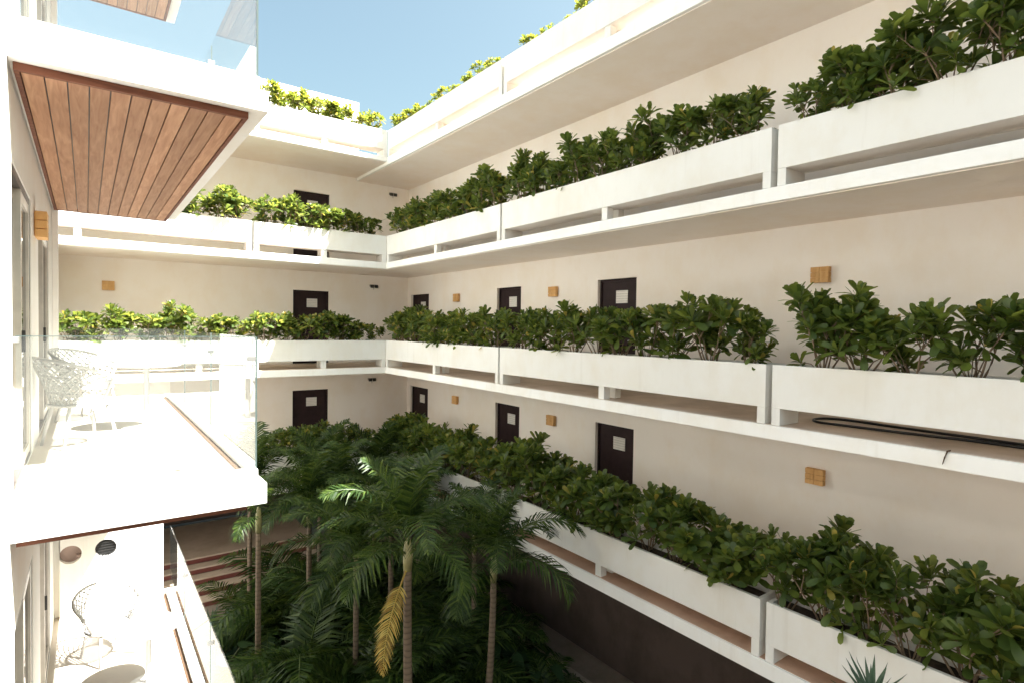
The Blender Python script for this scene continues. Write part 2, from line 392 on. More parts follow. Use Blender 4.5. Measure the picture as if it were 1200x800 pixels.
# ------------------------------------------------------------------ concrete planters
def planter(axis, a0, a1, L, label, depth=.50):
    """axis 'y': runs along y with face at x=XR; axis 'x': runs along x with face at y=YB"""
    st = ST[L]; pb, pt = st+.23, st+.815
    t = thing('concrete_planter', label, 'planter', (XR+depth/2, (a0+a1)/2, st) if axis == 'y' else ((a0+a1)/2, YB+depth/2, st), 0, 'concrete planters along the galleries')
    inv = Matrix.Translation(-Vector(t.location))
    def bx(mb, u0, u1, w0, w1, z0, z1):
        if axis == 'y': mb.box(XR+w0, XR+w1, u0, u1, z0, z1)
        else: mb.box(u0, u1, YB+w0, YB+w1, z0, z1)
    def put(mb, name, mat, bevel=.006):
        o = mb.build(name, mat, t, bevel=bevel); o.matrix_parent_inverse = inv; return o
    w = .055
    mb = MB(); bx(mb, a0, a1, 0, w, pb, pt); put(mb, 'front_wall', 'planter_paint')
    mb = MB(); bx(mb, a0, a1, depth-w, depth, pb, pt); put(mb, 'back_wall', 'planter_paint')
    for e0, e1 in ((a0+.001, a0+w), (a1-w, a1-.001)):
        mb = MB(); bx(mb, e0, e1, w+.001, depth-w-.001, pb, pt-.002); put(mb, 'end_wall', 'planter_paint')
    mb = MB(); bx(mb, a0+w+.001, a1-w-.001, w+.001, depth-w-.001, pb+.002, pb+.06); put(mb, 'base', 'planter_paint')
    mb = MB(); bx(mb, a0+w+.001, a1-w-.001, w+.001, depth-w-.001, pb+.065, pt-.09); put(mb, 'soil', 'soil', 0)
    for c, ww in ((a0+.06, .12), (a1-.06, .12)):
        mb = MB(); bx(mb, c-ww/2+.001, c+ww/2-.001, .001, depth-.001, st+.001, pb-.001); put(mb, 'leg', 'planter_paint')
    c = (a0+a1)/2
    mb = MB(); bx(mb, c-.07, c+.07, .03, .18, st+.001, pb-.001); put(mb, 'support', 'planter_paint')
    mb = MB(); bx(mb, c-.07, c+.07, depth-.18, depth-.03, st+.001, pb-.001); put(mb, 'support', 'planter_paint')
    return t
RSEG = [(-2.1, 4.15), (4.24, 10.53), (10.60, YB-.004)]
RSEGN = ['nearest the camera', 'in the middle', 'at the corner']
for L in (1, 2, 3, 4):
    for (a, b_), n in zip(RSEG, RSEGN):
        planter('y', a, b_, L, f"off-white concrete planter {n} of the right wing's {LV[L]} row")
BSEG = [(-3.9, 3.585), (3.645, XR-.006)]
for L in (1, 2, 3, 4):
    for (a, b_), n in zip(BSEG, ['on the left', 'beside the corner']):
        planter('x', a, b_, L, f"off-white concrete planter {n} of the back wing's {LV[L]} row")

# ------------------------------------------------------------------ left building with its balconies
XF, YN, YE = -.40, 4.834, 10.86
lb = thing('building_wing', 'bright white wing on the left with glass-railed balconies and wooden soffits', 'building', (-2, 8, 0))
LINV = Matrix.Translation(-Vector(lb.location))
def lpart(mb, name, mat, parent=None, bevel=0):
    o = mb.build(name, mat, parent or lb, bevel=bevel)
    o.matrix_parent_inverse = LINV if parent is None else Matrix.Identity(4); return o
BF = {1: 3.15, 2: 6.35, 3: 9.44, 4: 12.60}       # balcony floor level
BB = {1: 2.93, 2: 6.117, 3: 9.211, 4: 12.37}     # balcony slab underside
OP = [(5.10, 6.75), (7.75, 9.75)]
lpart(MB().box(-3.6, XF, YN, 11.3, 0, BB[1]), 'wall', 'white_paint')
# unseen wall up to the far wing, added to bounce sun onto the corner
lpart(MB().box(-1.2, -.62, 11.301, YB-.03, 0, 13.4), 'wall', 'white_paint')
# unseen facade behind the camera, set back, added for its sunlit bounce
lpart(MB().box(-5.0, -4.2, -9, YN-.181, 5.5, 15.6), 'wall', 'white_paint')
lpart(MB().box(-5.0, -4.22, -9, YN-.181, 0, 5.5), 'wall', 'brown_wall')  # unseen lower part made dark to keep bounce off the first floor
for zf in BF.values():
    for k in range(4): lpart(MB().box(-4.199, -4.16, -8.7+3.3*k, -5.7+3.3*k, zf-.1, zf+2.4), 'added_dark_window', 'frame_dark')  # unseen dark windows, added to cut this facade's bounce
ztops = {1: BB[2], 2: BB[3], 3: BB[4], 4: 15.6}
for L in (1, 2, 3, 4):
    z0 = BB[L]; z1 = ztops[L]
    mb = MB(); wall_x(mb, XF-.22, XF, YN+.02, 11.3, BF[L], z1, OP, BF[L]+2.28); mb.box(XF-.22, XF, YN+.02, 11.3, z0, BF[L])
    lpart(mb, 'wall', 'white_paint')
    lpart(MB().box(-3.6, XF, YN-.18, YN+.019, z0, z1), 'end_wall', 'white_paint')
    lpart(MB().box(XF+.001, XF+.07, YE-.10, YE+.06, BF[L]+.001, z1-.001), 'pier', 'white_paint', bevel=.006)
    lpart(MB().box(-3.6, -.9, YN+.02, 11.3, z0, z1), 'room_block', 'cream_wall')
    for (a, b_) in OP:
        zt = BF[L]+2.28
        d = lpart(MB().box(XF-.06, XF-.008, a, a+.06, BF[L], zt).box(XF-.06, XF-.008, b_-.06, b_, BF[L], zt).box(XF-.06, XF-.008, a+.06, b_-.06, zt-.06, zt).box(XF-.06, XF-.008, a+.06, b_-.06, BF[L], BF[L]+.04), 'sliding_door', 'frame_dark')
        mid = (a+b_)/2
        for p, (c0, c1, xo) in enumerate(((a+.061, mid+.03, -.095), (mid-.03, b_-.061, -.052))):
            fr = MB()
            fr.box(XF+xo-.002, XF+xo+.043, c0, c0+.07, BF[L]+.041, zt-.061); fr.box(XF+xo-.002, XF+xo+.043, c1-.07, c1, BF[L]+.041, zt-.061)
            fr.box(XF+xo, XF+xo+.04, c0+.07, c1-.07, BF[L]+.041, BF[L]+.12); fr.box(XF+xo, XF+xo+.04, c0+.07, c1-.07, zt-.14, zt-.061)
            lpart(fr, 'leaf_frame', 'frame_aluminium', d)
            lpart(MB().box(XF+xo+.012, XF+xo+.024, c0+.071, c1-.071, BF[L]+.121, zt-.141), 'pane', 'door_glass', d)
        lpart(MB().box(XF-.009, XF+.015, mid-.01, mid+.015, BF[L]+.95, BF[L]+1.12), 'handle', 'dark_plastic', d, bevel=.005)
        # light curtain drawn behind the glass
        cu = MB(); n = 40
        for k in range(n+1):
            yy = a+.1+(b_-a-.2)*k/n*.45; xx = XF-.42+.035*sin(k*1.7)
            cu.v += [(xx, yy, BF[L]+.05), (xx, yy, zt)]
        cu.f = [(2*k, 2*k+2, 2*k+3, 2*k+1) for k in range(n)]
        lpart(cu, 'curtain', 'white_paint', d)
    # slab with kerb and floor finish
    bal = lpart(MB().box(XF+.001, 1.16, YN, YE, BB[L], BB[L]+.166), 'balcony', 'white_paint', bevel=.008)
    cu = MB(); cu.box(XF+.001, 1.10, YN+.035, YN+.115, BB[L]+.166, BB[L]+.278); cu.box(1.03, 1.10, YN+.1155, YE-.11, BB[L]+.166, BB[L]+.278); cu.box(XF+.071, 1.10, YE-.109, YE-.03, BB[L]+.166, BB[L]+.278)
    lpart(cu, 'upstand', 'white_paint', bal, bevel=.008)
    lpart(MB().box(XF+.001, 1.03, YN+.1155, YE-.1095, BB[L]+.1665, BF[L]), 'floor_finish', 'balcony_floor', bal)
    lpart(MB().box(.985, 1.029, YN+.13, YE-.12, BF[L]+.0005, BF[L]+.006), 'drain_strip', 'twig_bark', bal)
    # wooden soffit hung under the slab
    zb = BB[L]
    fr = MB(); fr.box(-.375, 1.03, YN+.085, YN+.125, zb-.052, zb-.001); fr.box(-.375, 1.03, YE-.145, YE-.105, zb-.052, zb-.001)
    fr.box(-.375, -.345, YN+.125, YE-.145, zb-.052, zb-.001); fr.box(1.0, 1.03, YN+.125, YE-.145, zb-.052, zb-.001)
    lpart(fr, 'soffit_frame', 'frame_wood', bal, bevel=.003)
    x = -.343; k = 0; npk = 11; pw = (1.0-.002+.343-.001)/npk
    for k in range(npk):
        lpart(MB().box(x+k*pw+.004, x+(k+1)*pw-.004, YN+.127, YE-.147, zb-.046, zb-.026), 'plank', 'plank_wood', bal, bevel=.003)
    lpart(MB().box(-.343, .998, YN+.127, YE-.147, zb-.012, zb-.002), 'soffit_backing', 'frame_dark', bal)
    # frameless glass balustrade
    zg0, zg1 = BB[L]+.278, BF[L]+1.094
    ye = [4.875, 6.95, 9.03, 10.78]
    lpart(MB().box(XF+.03, 1.085, YN+.07, YN+.082, zg0, zg1), 'glass_panel', 'rail_glass', bal)
    lpart(MB().box(1.0855, 1.0935, YN+.0695, YN+.0825, zg0, zg1), 'glass_edge', 'glass_edge_green', bal)
    lpart(MB().box(XF+.03, 1.085, YN+.0695, YN+.0825, zg1+.0005, zg1+.006), 'glass_edge', 'glass_edge_green', bal)
    for y0, y1 in zip(ye, ye[1:]):
        lpart(MB().box(1.088, 1.100, y0+.05, y1-.006, zg0+.001, zg1), 'glass_panel', 'rail_glass', bal)
        lpart(MB().box(1.0875, 1.1005, y0+.042, y0+.049, zg0+.001, zg1), 'glass_edge', 'glass_edge_green', bal)
    if L != 1: lpart(MB().box(XF+.09, 1.085, YE-.075, YE-.063, zg0, zg1), 'glass_panel', 'rail_glass', bal)
    for px, py, pz in ((1.055, YN+.066, zg1-.17), (XF+.02, YN+.066, zg1-.02), (1.083, 6.94, zg1-.2), (1.083, 9.02, zg1-.2)):
        lpart(MB().box(px-.03, px+.03, py-.006, py+.024, pz-.02, pz+.02), 'bracket', 'steel', bal, bevel=.003)
# the white screen wall at the far end of the first-floor balcony, with two round vents
def screen_wall():
    x0, x1, z0, z1, y = XF+.071, .985, BF[1]+.001, BB[2]-.065, YE-.20
    holes = [(-.20, E-3.46), (.23, E-3.45)]; R_ = .135
    me = bpy.data.meshes.new('screen_wall'); bm = bmesh.new()
    outer = [bm.verts.new(p) for p in ((x0, y, z0), (x1, y, z0), (x1, y, z1), (x0, y, z1))]
    ed = [bm.edges.new((outer[i], outer[(i+1) % 4])) for i in range(4)]
    for hx, hz in holes:
        vs = [bm.verts.new((hx+R_*cos(2*pi*k/28), y, hz+R_*sin(2*pi*k/28))) for k in range(28)]
        ed += [bm.edges.new((vs[i], vs[(i+1) % 28])) for i in range(28)]
    bmesh.ops.triangle_fill(bm, edges=ed, use_beauty=True)
    for f in list(bm.faces):
        c = f.calc_center_median()
        if any((c.x-hx)**2+(c.z-hz)**2 < (R_*.93)**2 for hx, hz in holes): bm.faces.remove(f)
    ret = bmesh.ops.extrude_face_region(bm, geom=list(bm.faces))
    bmesh.ops.translate(bm, vec=(0, .11, 0), verts=[v for v in ret['geom'] if isinstance(v, bmesh.types.BMVert)])
    bmesh.ops.recalc_face_normals(bm, faces=list(bm.faces))
    bm.to_mesh(me); bm.free(); me.materials.append(MATS['white_paint'])
    o = link('screen_wall', me, lb); o.matrix_parent_inverse = LINV
    for (hx, hz), mt, nm in zip(holes, ('vent_brown', 'dark_plastic'), ('round_niche', 'round_vent')):
        v = MB()
        for k in range(28): v.v.append((hx+R_*.99*cos(2*pi*k/28), y+.10, hz+R_*.99*sin(2*pi*k/28)))
        v.v += [(a_, y+.115, c_) for a_, b2, c_ in v.v[:28]]
        v.f = [tuple(range(28)), tuple(reversed(range(28, 56)))] + [(k, k+28, (k+1) % 28+28, (k+1) % 28) for k in range(28)]
        if nm == 'round_vent':
            for q in (-.08, -.04, 0, .04, .08):
                hh = sqrt(R_*R_-q*q)*.98
                v.box(hx-hh, hx+hh, y+.02, y+.03, hz+q-.006, hz+q+.006); v.box(hx+q-.006, hx+q+.006, y+.031, y+.04, hz-hh, hz+hh)
        else:
            v.box(hx+.07, hx+.12, y+.03, y+.09, hz-.07, hz-.03)
        w_ = v.build(nm, mt, o); w_.matrix_parent_inverse = Matrix.Identity(4)
screen_wall()

# ------------------------------------------------------------------ wall lamps, emergency lights
def wall_lamp(loc, rz, label):
    t = thing('wall_lamp', label, 'wall lamp', loc, rz, 'wooden box wall lamps')
    # local: -x sticks out of the wall, y along the wall
    sh = MB(); w, h_, dp = .14, .125, .10
    for z0, z1 in ((-h_, -h_*.36), (-h_*.33, h_*.30), (h_*.33, h_)):
        sh.box(-dp, -.012, -w, -.004, z0, z1-.004); sh.box(-dp, -.012, .004, w, z0, z1-.004)
    sh.build('wooden_shade', 'lamp_wood', t, bevel=.003)
    MB().box(-dp+.012, -.004, -w+.015, w-.015, -h_+.01, h_-.01).build('lamp_body', 'lamp_wood', t)
    MB().box(-.0038, -.0005, -.06, .06, -.06, .06).build('wall_plate', 'steel', t)
for L in (1, 2):
    for y, n in ((4.44, 'nearest the camera'), (10.94, 'between the middle doors'), (15.6, 'nearest the far corner')):
        wall_lamp((XW, y, E+.90 if L == 2 else E-2.30), 0, f"wooden box wall lamp on the right wing's {LV[L]} wall, {n}")
wall_lamp((.48, YW, E+.97), pi/2, "wooden box wall lamp on the back wing's second-floor wall at far left")
for L in (2, 3):
    wall_lamp((XF, 7.25, BF[L]+2.12), pi, f"wooden box wall lamp between the sliding doors of the {LV[L]} balcony")
def emergency_light(x, z, label):
    t = thing('emergency_light', label, 'emergency light', (x, YW, z), 0, 'emergency lights at the corner')
    MB().box(-.14, .14, -.07, -.001, -.02, .06).build('housing', 'grey_plastic', t, bevel=.008)
    for s_ in (-.075, .075):
        MB().box(s_-.06, s_+.06, -.11, -.071, -.055, .045).build('lamp_head', 'dark_plastic', t, bevel=.012)
    MB().tube([(0, -.04, -.021), (0, -.04, -.12)], .006).build('cable', 'dark_plastic', t)
emergency_light(8.07, E+1.35, "small dark twin-headed emergency light on the second-floor corner wall")
emergency_light(8.03, E-1.88, "small dark twin-headed emergency light on the first-floor corner wall")
emergency_light(8.76, E+4.63, "small dark twin-headed emergency light on the third-floor corner wall")

# ------------------------------------------------------------------ plants
def leaf_mesh(mb, M_, ln, wd, droop=.25, fold=.16, rows=4, shape='obovate'):
    prof = {'obovate': [.12, .30, .68, 1.0, .78], 'heart': [.75, 1.0, .9, .62, .30], 'lance': [.5, .95, 1, .75, .35]}[shape]
    vs, fs = [], []
    for i in range(rows+1):
        t_ = i/rows; y = ln*t_; z = -droop*ln*t_*t_
        w = wd*.5*prof[min(i, 4)]
        vs += [(-w, y, z+fold*w), (0, y, z), (w, y, z+fold*w)]
    tip = len(vs); vs.append((0, ln*1.07 if shape == 'obovate' else ln*1.18, -droop*ln*1.12))
    for i in range(rows):
        a = 3*i; fs += [(a, a+1, a+4, a+3), (a+1, a+2, a+5, a+4)]
    a = 3*rows; fs += [(a, a+1, tip), (a+1, a+2, tip)]
    mb.add(vs, fs, M_)
def rosette(seed, n=10, ln=.222, wd=.090, shape='obovate'):
    r_ = random.Random(seed); mb = MB()
    for k in range(n):
        f = k/n
        az = k*2.39996 + r_.uniform(-.3, .3); el = radians(80 - 78*f**1.1 + r_.uniform(-9, 9))
        s_ = (.62+.38*min(1, f*1.6+.2))*r_.uniform(.85, 1.12)
        M_ = Matrix.Translation((0, 0, -.05*f)) @ Matrix.Rotation(az, 4, 'Z') @ Matrix.Rotation(el, 4, 'X') @ Matrix.Rotation(r_.uniform(-.25, .25), 4, 'Y')
        leaf_mesh(mb, M_, ln*s_, wd*s_, droop=r_.uniform(.05, .35)*(.4+f))
    return mb
ROS = [rosette(100+i, n=rnd.choice((9, 10, 10))) for i in range(5)]
ROSM = [r_.mesh('leaf_cluster', 'shrub_leaf', smooth=True) for r_ in ROS]
def grow(seed, H_, spread, nstem):
    """stems as tubes + rosette placements; origin at the soil"""
    r_ = random.Random(seed); st = MB(); ro = []
    def branch(p, d, ln, rad, lev):
        n = 4; pts = [p]; dd = d.copy()
        for i in range(n):
            dd = (dd + Vector((r_.uniform(-.16, .16), r_.uniform(-.16, .16), .07))).normalized(); pts.append(pts[-1]+dd*ln/n)
        st.tube(pts, [rad*(1-.45*i/n) for i in range(n+1)], n=5, cap=False)
        if lev == 0 or r_.random() < .18:
            ro.append((pts[-1], (dd+Vector((0, 0, .6))).normalized(), r_.uniform(.85, 1.15)))
            if r_.random() < .40:
                q = pts[-2]; side = Vector((r_.uniform(-1, 1), r_.uniform(-1, 1), .25)).normalized()
                ro.append((q, (dd*.4+side).normalized(), r_.uniform(.6, .85)))
        if lev > 0:
            for k in range(r_.choice((2, 2, 3))):
                az = r_.uniform(0, 2*pi); sd = Vector((cos(az), sin(az), r_.uniform(.1, .7)))
                branch(pts[-1], (dd*.75+sd*.7).normalized(), ln*r_.uniform(.5, .75), rad*.6, lev-1)
            if r_.random() < .55:
                az = r_.uniform(0, 2*pi); sd = Vector((cos(az), sin(az), .1))
                branch(pts[2], (dd*.3+sd).normalized(), ln*r_.uniform(.4, .6), rad*.5, lev-1 if lev > 1 else 0)
    for k in range(nstem):
        az = 2*pi*k/nstem + r_.uniform(-.5, .5)
        d = Vector((cos(az)*spread, sin(az)*spread, 1)).normalized()
        branch(Vector((cos(az)*.05, sin(az)*.05, -.06)), d, H_*r_.uniform(.38, .52), .014, 2 if k % 2 == 0 else 1)
    for k in range(6):          # low side shoots that fill the base of the shrub
        az = 2*pi*k/6 + r_.uniform(-.4, .4); rr = r_.uniform(.12, .36); zz = r_.uniform(.12, .52)
        e = Vector((cos(az)*rr, sin(az)*rr, zz)); st.tube([(0, 0, -.03), e*.5+Vector((0, 0, .05)), e], [.008, .006, .004], n=4, cap=False)
        ro.append((e, (Vector((cos(az), sin(az), 0))*.8+Vector((0, 0, r_.uniform(.3, 1)))).normalized(), r_.uniform(.7, 1.05)))
    return st, ro
def align(d, roll_):
    return d.to_track_quat('Z', 'Y').to_matrix().to_4x4() @ Matrix.Rotation(roll_, 4, 'Z')
SHV = []
for i in range(7):
    st, ro = grow(300+i*7, 1.0, .42, 4 if i % 2 else 5)
    r_ = random.Random(900+i)
    pl = [(r_.randrange(5), Matrix.Translation(p) @ align(d, r_.uniform(0, 6.28)) @ Matrix.Scale(s_, 4)) for p, d, s_ in ro]
    fol = MB()
    for k, M_ in pl: fol.add(ROS[k].v, ROS[k].f, M_)
    SHV.append((st.mesh('stem', 'stem_bark', smooth=True), pl, fol.mesh('foliage', 'shrub_leaf', smooth=True), fol.mesh('foliage', 'roof_leaf', smooth=True)))
print('rosettes per shrub', [len(v[1]) for v in SHV])
def shrub(x, y, z, label, group, sc=1.0, near=False, roof=False, sy=None):
    t = thing('planter_shrub', label, 'shrub', (x, y, z), rnd.uniform(0, 6.28), group)
    t.scale = (sc*rnd.uniform(.9, 1.1), sc*rnd.uniform(.9, 1.1), (sy or sc)*rnd.uniform(.86, 1.12))
    stm, pl, fol, fr_ = SHV[rnd.randrange(len(SHV))]
    link('stem', stm, t)
    if near:
        for k, M_ in pl:
            o = link('leaf_cluster', ROSM[k], t); o.matrix_local = M_
    else:
        tag(link('foliage', fr_ if roof else fol, t), kind='stuff')
    return t
# right wing rows (heights follow the photograph's skyline; 0 = a gap)
def row_right(L, seg, ys, hs, near, roof=False):
    a, b_ = RSEG[seg]; n = 0
    cnt = len([h_ for h_ in hs if h_])
    for y, h_ in sorted(zip(ys, hs), reverse=True):
        if not h_: continue
        lab = f"green shrub, {ORD[n]} from the far end, right wing's {LV[L]} planter {RSEGN[seg]}"
        shrub(XR+.25+rnd.uniform(-.05, .05), y, ST[L]+.72, lab, f"shrubs in the right wing's {LV[L]} planters", h_, near, roof, h_*rnd.uniform(.95, 1.05)); n += 1
def lin(a, b_, n): return [a+(b_-a)*(i+.5)/n + rnd.uniform(-.08, .08) for i in range(n)]
for L in (1, 2, 3):
    row_right(L, 2, lin(10.75, 16.5, 10), [rnd.uniform(.92, 1.08)*(1.15 if L == 1 else 1) for _ in range(10)], False)
row_right(3, 1, lin(4.45, 10.4, 10), [.80, .86, 1.0, .98, .95, .98, 1.02, .96, 1.0, 1.05], True)
row_right(3, 0, [1.25, 1.75, 2.3, 2.85, 3.35, 3.8], [1.12, 1.1, 1.1, 1.05, .95, .72], True)
row_right(2, 1, lin(4.4, 10.4, 10), [.86, 1.16, 1.12, 1.08, 1.0, .98, .95, .92, .95, .98], True)
row_right(2, 0, [.95, 1.5, 2.05, 2.6, 3.15, 3.6], [1.05, 1.08, 1.10, .95, 1.14, .92], True)
row_right(1, 1, lin(4.4, 10.4, 10), [1.08, 1.2, 1.12, 1.22, 1.16, 1.22, 1.18, 1.14, 1.2, 1.2], True)
row_right(1, 0, [1.0, 1.5, 2.0, 2.5, 3.0, 3.5, 4.0], [1.1, 1.16, 1.2, 1.1, 1.12, 1.08, 1.05], True)
for s_ in (1, 2):
    a, b_ = RSEG[s_]
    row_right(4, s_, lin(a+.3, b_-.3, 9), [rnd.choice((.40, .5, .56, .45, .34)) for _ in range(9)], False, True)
BSEGN = ['on the left', 'beside the corner']
def row_back(L, seg, xs, hs, roof=False):
    n = 0
    for x, h_ in sorted(zip(xs, hs)):
        if not h_: continue
        lab = f"green shrub, {ORD[n]} from the left, back wing's {LV[L]} planter {BSEGN[seg]}"
        shrub(x, YB+.25+rnd.uniform(-.05, .05), ST[L]+.72, lab, f"shrubs in the back wing's {LV[L]} planters", h_, False, roof); n += 1
for L in (1, 2, 3):
    row_back(L, 1, lin(3.8, 7.3, 7), [rnd.uniform(.85, 1.02) if k < 5 else rnd.uniform(.62, .8) for k in range(7)])
    if L > 1: row_back(L, 0, lin(-.6, 3.5, 8), [rnd.uniform(.8, 1.0) for _ in range(8)])
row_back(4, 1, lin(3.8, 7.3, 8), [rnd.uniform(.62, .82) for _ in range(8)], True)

# palms -----------------------------------------------------------------
def frond_mesh(seed, ln, el0, droop, nl=44, leaf=.58, name='frond', mat='palm_leaf', sag=.5):
    r_ = random.Random(seed); mb = MB(); pts = []; p = Vector((0, 0, 0)); n = 14
    el = el0
    for i in range(n+1):
        pts.append(p.copy()); p = p + Vector((cos(el), 0, sin(el)))*ln/n; el -= droop/n*(.4+1.2*i/n)
    mb.tube(pts, [.016*(1-.85*i/n)+.002 for i in range(n+1)], n=4, cap=False)
    for k in range(nl):
        t_ = .19+.81*(k+.5)/nl; f = t_*n; i = min(int(f), n-1); q = pts[i].lerp(pts[i+1], f-i); d = (pts[i+1]-pts[i]).normalized()
        L_ = leaf*(sin(pi*min(1, .12+t_*.9))**.6)*r_.uniform(.85, 1.1); w = .037
        nrm = Vector((-d.z, 0, d.x))
        for sgn in (-1, 1):
            sd = Vector((0, sgn, 0)); ang = radians(48+14*(1-t_)) + r_.uniform(-.1, .1)
            dr = (d*cos(ang)+sd*sin(ang)+nrm*r_.uniform(.05, .32)).normalized()
            b0 = q; m1 = q+dr*L_*.5+Vector((0, 0, -.10*L_*sag)); e = q+dr*L_*.92+Vector((0, 0, -L_*sag*r_.uniform(.45, .8)))
            wv = d*w*.5
            o = len(mb.v)
            mb.v += [tuple(b0-wv*.5), tuple(b0+wv*.5), tuple(m1-wv), tuple(m1+wv), tuple(e)]
            mb.f += [(o, o+1, o+3, o+2), (o+2, o+3, o+4)]
    return mb.mesh(name, mat)
FR = [frond_mesh(1, 1.6, 1.45, 1.1), frond_mesh(2, 1.9, 1.25, 1.9), frond_mesh(3, 2.0, 1.1, 2.4), frond_mesh(4, 2.0, .9, 2.6), frond_mesh(5, 1.8, .65, 2.4, sag=.7), frond_mesh(6, 1.5, .3, 1.9, sag=.8)]
DRY = frond_mesh(7, 1.75, -.75, 1.0, mat='dry_frond', sag=.5, nl=40, leaf=.30)
SPEAR = frond_mesh(8, 1.0, 1.5, .25, leaf=.12, nl=20)
def palm(x, y, zc, label, sc=1.0, nf=13, rad=.065, dry=None, lean=(0, 0), skip=None):
    t = thing('palm_tree', label, 'palm tree', (x, y, .05), 0, 'palms in the courtyard garden')
    H_ = zc-.05; n = 16
    pts = [(lean[0]*(1-(i/n))**2, lean[1]*(1-(i/n))**2, H_*i/n-.15*(i == 0)) for i in range(n+1)]
    MB().tube(pts, [rad*(1.35-.35*min(1, i/3)-.18*i/n) for i in range(n+1)], n=12).build('trunk', 'palm_bark', t, smooth=True)
    MB().tube([(0, 0, H_-.02), (0, 0, H_+.18), (0, 0, H_+.38), (0, 0, H_+.5)], [rad*.86, rad*1.02, rad*.8, rad*.4], n=10).build('crownshaft', 'crownshaft', t, smooth=True)
    for k in range(nf):
        v = min(4, int(5.2*k/nf)); az = k*2.39996+rnd.uniform(-.25, .25)
        o = link('frond', FR[v], t, (0, 0, H_+.42-.05*v), (rnd.uniform(-.12, .12), 0, az)); o.scale = (sc*rnd.uniform(.9, 1.08),)*3
    link('spear_leaf', SPEAR, t, (0, 0, H_+.45), (0, 0, 1.0)).scale = (sc,)*3
    if dry is not None:
        o = link('dry_frond', DRY, t, (0, 0, H_+.05), (0, 0, dry)); o['label'] = 'drooping yellow dried frond'; o.scale = (.9,)*3
    return t
palm(3.98, 8.0, E-3.75, 'tall palm in the centre with a yellowed frond hanging from its trunk', 1.0, 13, .075, dry=radians(215), lean=(.05, -.1))
palm(5.95, 8.5, E-4.62, 'slender palm right of centre whose fronds reach over the first-floor planter', 1.0, 13, .068, lean=(-.12, .05))
palm(2.72, 12.0, E-4.10, 'thin palm close to the left balconies, in front of the stone steps', .62, 8, .06)
palm(4.02, 13.0, E-4.45, 'palm with a bare trunk behind the first-floor balcony corner', .9, 12, .065)
palm(5.55, 12.0, E-4.75, 'dense palm standing between the central palm and the far corner', 1.15, 14, .065)
palm(6.9, 13.3, E-4.7, 'palm crowding the first-floor shrubs near the far corner', .95, 12, .06)
palm(5.0, 15.3, E-4.6, 'farthest palm, just below the door of the back wing', 1.15, 16, .06)
palm(3.2, 15.0, E-4.5, 'dense palm behind the balcony corner, against the back wing', 1.1, 16, .06)
palm(6.6, 15.4, E-4.7, 'palm tucked into the inner corner of the courtyard', 1.1, 15, .06)
palm(4.3, 10.9, E-5.0, 'shorter palm directly behind the central palm', 1.1, 14, .06)
palm(6.9, 10.6, E-5.0, 'palm behind the right palm, close to the first-floor planter', .9, 13, .06)
palm(4.75, 13.6, E-4.8, 'bushy palm behind the central palm, left of the far corner', 1.2, 16, .06)

# understory ------------------------------------------------------------
def broad_plant(seed, n=11, hh=.8, leaf=.34):
    r_ = random.Random(seed); st = MB(); lv = []
    for k in range(n):
        az = k*2.4+r_.uniform(-.3, .3); out = r_.uniform(.2, .55); h_ = hh*r_.uniform(.5, 1.05)
        e = Vector((cos(az)*out, sin(az)*out, h_)); m_ = Vector((cos(az)*out*.3, sin(az)*out*.3, h_*.65))
        st.tube([(0, 0, -.05), m_, e], [.012, .010, .006], n=4, cap=False)
        mb = MB(); leaf_mesh(mb, Matrix.Identity(4), leaf*r_.uniform(.8, 1.15), leaf*.72, droop=.45, fold=.2, shape='heart')
        lv.append((mb, Matrix.Translation(e) @ Matrix.Rotation(az-pi/2, 4, 'Z') @ Matrix.Rotation(r_.uniform(-.5, .15), 4, 'X')))
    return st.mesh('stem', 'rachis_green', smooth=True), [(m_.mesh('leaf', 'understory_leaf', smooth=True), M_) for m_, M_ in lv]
BRP = [broad_plant(40+i) for i in range(3)]
def broad(x, y, label, sc):
    t = thing('broadleaf_plant', label, 'plant', (x, y, .03), rnd.uniform(0, 6.28), 'broad-leaved plants on the garden floor'); t.scale = (sc,)*3
    st, lv = BRP[rnd.randrange(3)]; link('stem', st, t)
    for me, M_ in lv: link('leaf', me, t).matrix_local = M_
def spiky_mesh(seed, n, ln, wd):
    r_ = random.Random(seed); out = []
    for k in range(n):
        el = radians(80-60*k/n+r_.uniform(-6, 6)); az = k*2.4; mb = MB()
        leaf_mesh(mb, Matrix.Rotation(az, 4, 'Z') @ Matrix.Rotation(el, 4, 'X'), ln*r_.uniform(.85, 1.1), wd, droop=r_.uniform(.02, .22), fold=.5, shape='lance'); out.append(mb)
    return out
AG = [m_.mesh('leaf', 'agave_leaf') for m_ in spiky_mesh(5, 26, .55, .07)]
def spiky(x, y, z, label, sc):
    t = thing('spiky_plant', label, 'plant', (x, y, z), rnd.uniform(0, 6), 'spiky rosette plants'); t.scale = (sc,)*3
    MB().tube([(0, 0, -z/sc), (0, 0, .02)], [.05, .05], n=8).build('trunk', 'palm_bark', t)
    for me in AG: link('leaf', me, t)
def fern(x, y, label, sc, n=9):
    t = thing('feathery_palm_bush', label, 'plant', (x, y, .02), rnd.uniform(0, 6), 'low feathery palms under the trees'); t.scale = (sc,)*3
    for k in range(n):
        link('frond', FR[1+k % 4], t, (rnd.uniform(-.06, .06), rnd.uniform(-.06, .06), 0), (0, 0, k*2.4+rnd.uniform(-.3, .3))).scale = (rnd.uniform(.7, 1.0),)*3
    MB().tube([(0, 0, -.05), (0, 0, .12)], [.07, .05], n=7).build('crown_base', 'crownshaft', t)
